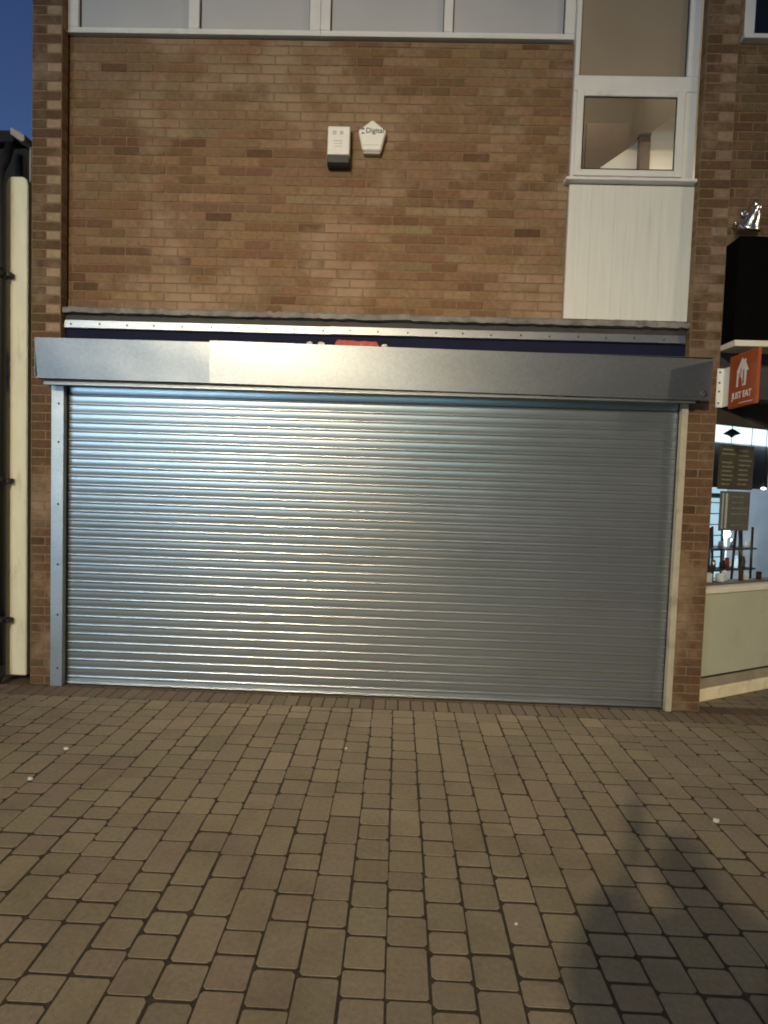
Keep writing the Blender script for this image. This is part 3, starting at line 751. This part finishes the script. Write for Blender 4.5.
btn = ['squat white tub on the takeaway counter, next to the brick pier', 'tall brown bottle on the takeaway counter, nearest the brick pier', 'wide white jar on the counter in front of the drinks fridge',
       'pale pot on the counter just right of the wide white jar', 'slim brown bottle on the counter under the grey board', 'short pale pot beside the slim brown bottle on the counter', 'dark pot standing alone at the right end of the counter']
for q_, ((lx, ly, h, r), nm) in enumerate(zip(btl, btn)):
    e = inn(lx, ly, 1.025)
    m = MB(); m.lathe([(r*.9, 0), (r, .006), (r, h*.6), (r*.45, h*.78), (r*.4, h*.98), (r*.3, h)] if q_ % 3 == 1 else [(r*.8, 0), (r*1.1, .006), (r*1.15, h*.5), (r*1.15, h*.52), (r*.9, h*.55), (r*.2, h*.6)], 14)
    tag(m.build('bottle', (BOTTLE, GLASSB, BOTTLE, BOTTLE, GLASSB, BOTTLE, GLASSB)[q_], None, tuple(e)), nm, 'bottle', 'bottles and jars on the takeaway counter')
for (lx, ly, z, nm) in ((.93, .30, 1.906, 'small glowing spot lamp in front of the grey board, left one of the pair'), (1.16, .30, 1.895, 'small glowing spot lamp at the right edge of the takeaway window')):
    e = empty('spot_lamp', inn(lx, ly, z), RZ, label=nm, cat='lamp', group='small spot lamps in the takeaway')
    m = MB(); m.blob((0, 0, 0), .022, 0, 2, (1.2, 1, .55)); m.build('bulb', BULB, e)
    m = MB(); m.lathe([(.03, .014), (.034, .02), (.012, .05), (.006, .06)], 12); m.tube([(0, 0, .05), (0, 0, 1.05)], .003, 6); m.build('shade', BLACKP, e)
sf = empty('back_shelf', inn(1.15, .66, .012), RZ, label='dark shelf unit crowded with jars behind the takeaway counter', cat='shelf')
m = MB()
for z in (.70, 1.02, 1.24): m.box(-.55, .55, .0, .16, z-.018, z, .002)
m.build('shelf_board', SHOPDARK, sf)
m = MB()
for x_ in (-.54, -.02, .52): m.box(x_, x_+.02, .165, .185, 0, 1.30)
m.build('upright', CHROME, sf)
for k in range(14):
    zz = (1.02, 1.24, 1.02)[k % 3]; q = inn(1.15-.50+k*.075+rng.uniform(-.015, .015), .66+.07+rng.uniform(-.02, .02), zz+.0125)
    r_ = rng.uniform(.020, .034); hh = rng.uniform(.07, .14)
    m = MB(); m.lathe([(r_, 0), (r_, hh*.72), (r_*.8, hh*.78), (r_*.8, hh), (r_*.2, hh)], 12)
    tag(m.build('jar', (CHROME, BOTTLE, GLASSB, REDM, CHROME, FRIDGE)[k % 6], None, tuple(q)), ('polished tin', 'pale jar', 'dark brown jar', 'red tin', 'polished tin', 'glowing blue jar')[k % 6]+' on the shelf unit behind the takeaway counter', 'jar', 'jars on the takeaway shelf unit')
bl = empty('work_lamp', inn(1.37, .80, 1.40), 0, label='small glaring lamp bulb below the left corner of the grey board', cat='lamp')
m = MB(); m.blob((0, 0, 0), .045, .0, 3); m.build('bulb', BULB, bl)
m = MB(); m.tube([(0, 0, .04), (0, 0, .12)], .03, 10); m.tube([(0, .02, -.03), (0, .05, -1.45)], .012, 8); m.build('stem', CHROME, bl)
ld = bpy.data.lights.new('shop_light', 'AREA'); ld.energy = 65; ld.color = (.80, .91, 1.0); ld.size = 1.6; ld.size_y = .5; ld.shape = 'RECTANGLE'
lo = bpy.data.objects.new('shop_light', ld); C.objects.link(lo); lo.location = (4.3, 2.4, 2.93); lo.parent = rs

# ------------------------------------------------------------------ projecting sign
sg = empty('projecting_sign', (2.612, -.105, 2.51), label='orange projecting sign reading JUST EAT with a white house emblem', cat='sign')
m = MB(); m.box(-.054, .0, -.006, .0, .022, .335, .001); m.box(-.004, .004, -.105, -.0065, .022, .335, .001); br = m.build('bracket', WHITE, sg)
for z in (.055, .15, .22, .305):
    m = MB(); m.lathe([(.008, 0), (.008, .004), (.003, .007)], 8, Matrix.Translation((-.034, -.0062, z)) @ Matrix.Rotation(R(90), 4, 'X')); m.build('bolt', BOLT, br)
m = MB(); m.box(-.012, .012, -.480, -.1055, -.005, .405, .004); pn = m.build('panel', ORANGE, sg)
# emblem on the left face; local frame: u runs from the wall outwards (towards -y)
def LF(off=-.0128): return Matrix(((0, 0, -1, off), (-1, 0, 0, 0), (0, 1, 0, 0), (0, 0, 0, 1)))   # (u, v, w) -> (x, y, z)
bb = MB()
hs = [(.235, .150), (.262, .150), (.262, .215), (.285, .230), (.305, .210), (.318, .150), (.362, .150), (.368, .262), (.392, .258), (.352, .325), (.352, .352), (.330, .352), (.330, .338), (.302, .368), (.232, .268), (.240, .262)]
hs = [(u-.022, v) for u, v in hs]
bb.prism(hs, 0, .0012, 'z', 0, LF())
bb.build('house_emblem', SIGNWHITE, sg)
cut = MB()
cut.prism([(.250-.0, .165), (.256, .165), (.258, .250), (.246, .250)], .0013, .0019, 'z', 0, LF())
cut.prism([(.268, .228), (.276, .228), (.277, .285), (.266, .285)], .0013, .0019, 'z', 0, LF())
cut.prism([(.296, .165), (.316, .165), (.314, .278), (.300, .268)], .0013, .0019, 'z', 0, LF())
cut.build('emblem_cutout', ORANGE, sg)
text('JUST EAT', .070, 'lettering', SIGNWHITE, sg, Matrix.Translation((0, 0, 0)) @ LF(-.0130) @ Matrix.Translation((.290, .083, 0)), bold=.0016, sx=.90)
m = MB(); m.box(.15, .42, .0135, .0139, 0, 0) if False else None
m = MB(); m.box(-.0128, -.0122, -.44, -.26, .020, .026); m.build('small_print', SIGNWHITE, sg)

# ------------------------------------------------------------------ chrome sign light over the fascia
wl = empty('wall_lamp', (2.72, -.02, 4.02), label='unlit chrome bell-shaped wall lamp on the brickwork above the black fascia', cat='wall lamp')
m = MB(); m.lathe([(.001, .0), (.032, .0), (.034, .010), (.020, .016)], 16, Matrix.Translation((.02, -.003, .10)) @ Matrix.Rotation(R(90), 4, 'X')); m.build('wall_plate', CHROME, wl)
m = MB(); m.tube([(.02, -.005, .10), (.02, -.06, .115), (.02, -.13, .145), (.016, -.17, .13), (.010, -.184, .07)], .011, 10); m.build('arm', CHROME, wl)
m = MB(); m.lathe([(.012, .085), (.020, .08), (.026, .055), (.028, .035), (.046, .022), (.052, -.005), (.058, -.012), (.064, -.040), (.086, -.062), (.100, -.088), (.095, -.088), (.05, -.03), (.012, -.005)], 28, Matrix.Translation((0, -.185, .0)) @ Matrix.Rotation(R(8), 4, 'Y') @ Matrix.Rotation(R(36), 4, 'X')); m.build('shade', CHROME, wl)
m = MB(); m.tube([(0, 0, 0), (0, -.05, 0)], .007, 8); m.lathe([(.001, 0), (.014, .004), (.018, .014), (.014, .026), (.001, .03)], 12, Matrix.Translation((0, -.05, 0)) @ Matrix.Rotation(R(90), 4, 'X'))
m.blob((.028, -.03, -.002), .011, 0, 2)
tag(m.build('wall_hook', CHROME, None, (2.645, -.022, 4.006)), 'tiny bright metal hook on the brickwork left of the chrome wall lamp', 'hook')

# ------------------------------------------------------------------ specks on the paving
sk = [(-2.136, -1.274, .016, 'white litter speck on the left paving, the one closer to the shutter'),
      (-2.127, -1.668, .015, 'white litter speck at the far left of the paving, nearer the viewer'),
      (-.302, -1.082, .009, 'tiny white speck of litter on the paving in front of the middle of the shutter'),
      (1.829, -1.781, .017, 'bright white speck of litter right of the person shadow'),
      (.551, -2.636, .007, 'faint pale crumb in the foreground, left of the person shadow')]
for (x_, y_, r_, lb_) in sk:
    m = MB(); m.blob((0, 0, r_*.55), r_, .25, 2, (1, .8, .6)); tag(m.build('litter_speck', FOAM, None, (x_, y_, .001)), lb_, 'litter', 'white specks of litter on the paving')

# ------------------------------------------------------------------ behind the viewer: lamps, lit shops, photographer
def street_lamp(x, y, h, col, power, label, aim, size=.30, spread=180):
    e = empty('street_lamp', (x, y, -.04), 0, label=label, cat='street lamp', group='street lamps behind the viewer')
    d = Vector((aim[0]-x, aim[1]-y, 0)).normalized()
    m = MB(); m.lathe([(.10, 0), (.10, .9), (.075, .95), (.06, h*.6), (.045, h+.05), (.02, h+.07)], 16); m.build('pole', BLACKPIPE, e)
    m = MB(); m.tube([(0, 0, h), tuple(d*.3+Vector((0, 0, h+.1))), tuple(d*.8+Vector((0, 0, h+.13)))], .03, 10); m.build('arm', BLACKPIPE, e)
    hd = d*1.05
    rot = Matrix.Translation((hd.x, hd.y, h+.12)) @ Matrix.Rotation(math.atan2(d.y, d.x), 4, 'Z')
    m = MB(); m.box(-.33, .33, -.16, .16, 0, .10, .03, rot, 2); m.build('lantern', BLACKPIPE, e)
    m = MB(); m.box(-.24, .24, -.12, .12, -.012, -.001, .004, rot); m.build('lens', mat('lamp_lens', (1, 1, 1), .4, noise=.02, emit=col, estr=25), e)
    l = bpy.data.lights.new('lamp_light', 'AREA'); l.shape = 'DISK'; l.size = size; l.energy = power; l.color = col
    o = bpy.data.objects.new('lamp_light', l); C.objects.link(o); o.parent = e
    o.location = (hd.x, hd.y, h+.06)
    tilt = (Vector((aim[0], aim[1], aim[2])) - Vector((x+hd.x, y+hd.y, h))).normalized()
    if spread > 170: tilt = (tilt*.75 + Vector((0, 0, -1))*.55).normalized()
    l.spread = R(spread)
    o.rotation_euler = tilt.to_track_quat('-Z', 'Y').to_euler()
    return e
street_lamp(-5.17, -17.35, 7.9, WARM, LAMP_MAIN, 'black street lamp with a warm lantern, whose light throws the person shadow', (-.4, -.6, 1.9), .46, 34)
street_lamp(-11.5, -21.0, 10.5, COOL, LAMP_COOL, 'black street lamp with a cool white lantern at the far left', (-2, 0, 1.5))
street_lamp(22.0, -13.0, 7.5, (1, .76, .45), LAMP_FILL, 'black street lamp with a warm lantern added out of view on the right as fill light', (0, 0, 1))  # unseen lamp added to fill the person's shadow, its reflection kept off the shutter

op = empty('shop_terrace', (0, -27, 0), label='row of shops across the street with lit windows', cat='building')
m = MB(); m.box(-24, 14, -6, 0, -.045, 8, .02); m.build('wall', mat('terrace_brick', (.10, .075, .06), .9, noise=.2), op)
for (x0, x1, z0, z1, col, st) in ((-19, -13.2, .6, 2.9, (.52, .78, 1.0), 14.0), (-12.2, -8.2, .6, 2.9, (.52, .80, 1.0), 17.0), (-5.6, -3.4, .7, 2.8, (1.0, .80, .52), 3.0), (-1.6, 2.6, .6, 2.8, (.42, .86, .95), 4.0)):
    m = MB(); m.box(x0-.1, x1+.1, -.02, .05, z0-.1, z0-.001, .004); m.box(x0-.1, x1+.1, -.02, .05, z1+.001, z1+.1, .004); m.box(x0-.1, x0-.001, -.02, .05, z0, z1, .004); m.box(x1+.001, x1+.1, -.02, .05, z0, z1, .004)
    wf = m.build('shop_window', DARKWOOD, op)
    m = MB(); m.box(x0, x1, .001, .02, z0, z1); m.build('pane', mat('lit_shop_glass', (.5, .5, .5), .3, noise=.1, emit=col, estr=st), wf)

# the photographer, who stands just behind the lens and throws the shadow
SKIN = mat('skin', (.50, .32, .23), .55, noise=.06, nscale=20)
JACKET = mat('dark_jacket', (.03, .033, .042), .8, noise=.25, nscale=14, bump=.3, bscale=60)
TROUSER = mat('dark_trousers', (.028, .03, .045), .85, noise=.2, nscale=12)
SHOE = mat('black_shoe', (.015, .014, .014), .5, noise=.2)
HAIR = mat('brown_hair', (.045, .028, .018), .7, noise=.4, nscale=60, bump=.6, bscale=90)
def skin(name, pts, edges, rad, material, parent, root=0, levels=2):
    me = bpy.data.meshes.new(name); me.from_pydata([Vector(p) for p in pts], edges, [])
    o = link(name, me, None)
    sm = o.modifiers.new('skin', 'SKIN'); sm.use_smooth_shade = True
    sv = me.skin_vertices[0].data
    for i, r in enumerate(rad): sv[i].radius = (r, r) if not isinstance(r, tuple) else r
    for i in range(len(pts)): sv[i].use_root = (i == root)
    if levels:
        sb = o.modifiers.new('sub', 'SUBSURF'); sb.levels = levels; sb.render_levels = levels
    dg = bpy.context.evaluated_depsgraph_get()
    nm = bpy.data.meshes.new_from_object(o.evaluated_get(dg))
    bpy.data.objects.remove(o)
    for p in nm.polygons: p.use_smooth = True
    nm.materials.clear(); nm.materials.append(material)
    return nm
pr = empty('person', (0, 0, 0), label='person in a dark jacket holding up a phone, whose shadow falls on the paving', cat='person')
bx, by = .06, -5.42; hx, hy = -.035, -5.085
pts = [(bx, by, .98), (bx, by+.01, 1.12), (bx, by+.005, 1.30), (bx, by, 1.46), (bx, by+.01, 1.55), (bx, by+.03, 1.64),      # 0-5 pelvis .. skull base
       (bx-.19, by, 1.49), (hx-.19, hy-.20, 1.33), (hx-.03, hy-.04, 1.54), (hx, hy, 1.58),                        # 6-9 left arm raised
       (bx+.21, by, 1.52), (bx+.38, by+.02, 1.27), (bx+.30, by+.17, 1.03), (bx+.28, by+.21, .97),                          # 10-13 right arm hanging
       (bx-.10, by, .93), (bx-.12, by+.02, .50), (bx-.13, by-.02, .08), (bx-.14, by+.12, .035),                               # 14-17 left leg
       (bx+.10, by, .93), (bx+.12, by+.02, .50), (bx+.13, by-.02, .08), (bx+.15, by+.12, .035)]                               # 18-21
eds = [(0, 1), (1, 2), (2, 3), (3, 4), (4, 5), (3, 6), (6, 7), (7, 8), (8, 9), (3, 10), (10, 11), (11, 12), (12, 13), (0, 14), (14, 15), (15, 16), (16, 17), (0, 18), (18, 19), (19, 20), (20, 21)]
rad = [(.155, .12), (.145, .11), (.165, .12), (.15, .11), .058, .055, .068, .050, .036, .028, .068, .050, .036, .028, .088, .062, .042, .035, .088, .062, .042, .035]
body_me = skin('body', pts, eds, rad, SKIN, pr)
# head, with face, added to the same mesh; eyes at half height
bm = bmesh.new(); bm.from_mesh(body_me)
h = bmesh.new(); bmesh.ops.create_uvsphere(h, u_segments=32, v_segments=24, radius=1)
hc = Vector((bx-.02, by+.055, 1.735))
for v in h.verts:
    x_, y_, z_ = v.co
    jaw = max(0, -z_)
    v.co = Vector((x_*.076*(1-.28*jaw), y_*.098*(1-.12*jaw)+.012*jaw, z_*.118))
    fx = v.co
    if y_ > .3:
        nose = math.exp(-((fx.x/.013)**2)) * math.exp(-(((fx.z+.018)/.024)**2)); fx.y += .024*nose
        for sx in (-1, 1): fx.y -= .011*math.exp(-(((fx.x-sx*.031)/.014)**2 + ((fx.z-.012)/.011)**2))
        fx.y += .006*math.exp(-((fx.x/.022)**2 + ((fx.z+.056)/.008)**2)); fx.y -= .005*math.exp(-((fx.x/.024)**2 + ((fx.z+.062)/.004)**2))
    fx += hc
for f in h.faces: f.smooth = True
def ear(sx):
    e = bmesh.new(); bmesh.ops.create_uvsphere(e, u_segments=12, v_segments=8, radius=1)
    for v in e.verts: v.co = Vector((v.co.x*.010+sx*.078, v.co.y*.019-.008, v.co.z*.033-.004)) + hc
    return e
for part in [h, ear(-1), ear(1)]:
    t_ = bpy.data.meshes.new('t'); part.to_mesh(t_); bm.from_mesh(t_); bpy.data.meshes.remove(t_); part.free()
def hand(wrist, fwd, side, nrm, curl, thumb_side):
    """palm and five separate bent fingers"""
    wv, f, s_, n_ = Vector(wrist), Vector(fwd).normalized(), Vector(side).normalized(), Vector(nrm).normalized()
    P_ = [wv, wv+f*.045, wv+f*.085]; E_ = [(0, 1), (1, 2)]; Rr = [.024, (.036, .015), (.036, .014)]
    t1 = skin('palm', P_, E_, Rr, SKIN, None, 1, 2); bm.from_mesh(t1); bpy.data.meshes.remove(t1)
    for k, (off, ln) in enumerate(((-.031, .072), (-.010, .082), (.011, .076), (.031, .060))):
        q = wv+f*.075+s_*off*.9; pts_ = [q]; d = f.copy(); cur_ = q + f*.014
        pts_.append(cur_)
        for j, fr_ in enumerate((.44, .32, .24)):
            d = (d*math.cos(curl)+n_*math.sin(curl)).normalized() if True else d
            a = math.acos(max(-1, min(1, d.dot(n_)))) if False else 0
            cur_ = cur_ + d*ln*fr_; pts_.append(cur_)
        t1 = skin('finger', pts_, [(i, i+1) for i in range(4)], [.010, .010, .009, .0085, .007], SKIN, None, 0, 1); bm.from_mesh(t1); bpy.data.meshes.remove(t1)
    q = wv+f*.025+s_*(-.022*thumb_side)
    pts_ = [q, q+f*.022+s_*(-.022*thumb_side)+n_*.008, q+f*.050+s_*(-.032*thumb_side)+n_*.018, q+f*.072+s_*(-.030*thumb_side)+n_*.026]
    t1 = skin('thumb', pts_, [(0, 1), (1, 2), (2, 3)], [.014, .012, .010, .008], SKIN, None, 0, 1); bm.from_mesh(t1); bpy.data.meshes.remove(t1)
hand((hx, hy, 1.585), (.06, .12, 1), (.35, -.95, .1), (1, .25, -.05), .55, 1)
hand((bx+.28, by+.21, .97), (-.02, .25, -1), (.1, 1, .25), (-1, .1, 0), .35, -1)
bm.to_mesh(body_me); bm.free()
for p in body_me.polygons: p.use_smooth = True
link('body', body_me, pr)
# clothes follow the same skeleton, a little wider, ending at neck, cuffs and hems
def sub(idx, eds_, scale, name, material, root):
    mp = {i: k for k, i in enumerate(idx)}
    rad = dict(enumerate(globals()['rad'])) if name != 'jacket' else {**dict(enumerate(globals()['rad'])), 4: .085, 6: .105, 7: .092, 8: .086, 9: .07, 10: .115, 11: .095, 12: .06}
    rr = [tuple(c*scale for c in rad[i]) if isinstance(rad[i], tuple) else rad[i]*scale for i in idx]
    me = skin(name, [pts[i] for i in idx], [(mp[a], mp[c]) for a, c in eds_], rr, material, None, mp[root])
    return link(name, me, pr)
sub([0, 1, 2, 3, 4, 6, 7, 8, 10, 11, 12], [(0, 1), (1, 2), (2, 3), (3, 4), (3, 6), (6, 7), (7, 8), (3, 10), (10, 11), (11, 12)], 1.30, 'jacket', JACKET, 0)
sub([0, 14, 15, 16, 18, 19, 20], [(0, 14), (14, 15), (15, 16), (0, 18), (18, 19), (19, 20)], 1.12, 'trousers', TROUSER, 0)
for sx in (-1, 1):
    m = MB(); x0 = bx+sx*.135
    m.prism([(by-.10, 0), (by+.17, 0), (by+.19, .03), (by+.15, .065), (by+.04, .085), (by+.0, .12), (by-.08, .12), (by-.105, .06)], x0-.048, x0+.048, 'x', .018); m.build('shoe', SHOE, pr)
h = bmesh.new(); bmesh.ops.create_uvsphere(h, u_segments=32, v_segments=20, radius=1)
bmesh.ops.delete(h, geom=[v for v in h.verts if v.co.z < -.35 or (v.co.y > .45 and v.co.z < .52)], context='VERTS')
for v in h.verts:
    k = 1+.05*math.sin(v.co.x*19+v.co.z*7)*math.sin(v.co.y*17)
    v.co = Vector((v.co.x*.104*k, v.co.y*.120*k-.012, v.co.z*.140*k+.004)) + hc
bmesh.ops.solidify(h, geom=h.faces[:], thickness=.008)
m = MB(); m.merge(h, smooth=True); m.build('hair', HAIR, pr)
m = MB()
for sx in (-1, 1):
    m.blob((hc.x+sx*.031, hc.y+.082, hc.z+.012), .0105, 0, 2)
m.build('eyes', mat('eye_white', (.6, .58, .55), .3, noise=.05), pr)
ph = empty('phone', (-.022, -5.046, 1.70), label='black phone held up in the person\'s left hand, its lens to the shop', cat='phone')
m = MB(); m.box(-.036, .036, -.004, .004, 0, .150, .0035, None, 2); m.build('case', BLACKP, ph)
m = MB(); m.box(-.033, .033, -.0048, -.0042, .004, .146); m.build('screen', mat('phone_screen', (.02, .02, .02), .2, noise=.05, emit=(.55, .6, .7), estr=.4), ph)
m = MB(); m.lathe([(.009, 0), (.009, .002), (.006, .0022)], 14, Matrix.Translation((.022, .0041, .1265)) @ Matrix.Rotation(R(-90), 4, 'X')); m.build('lens', BLACKP, ph)
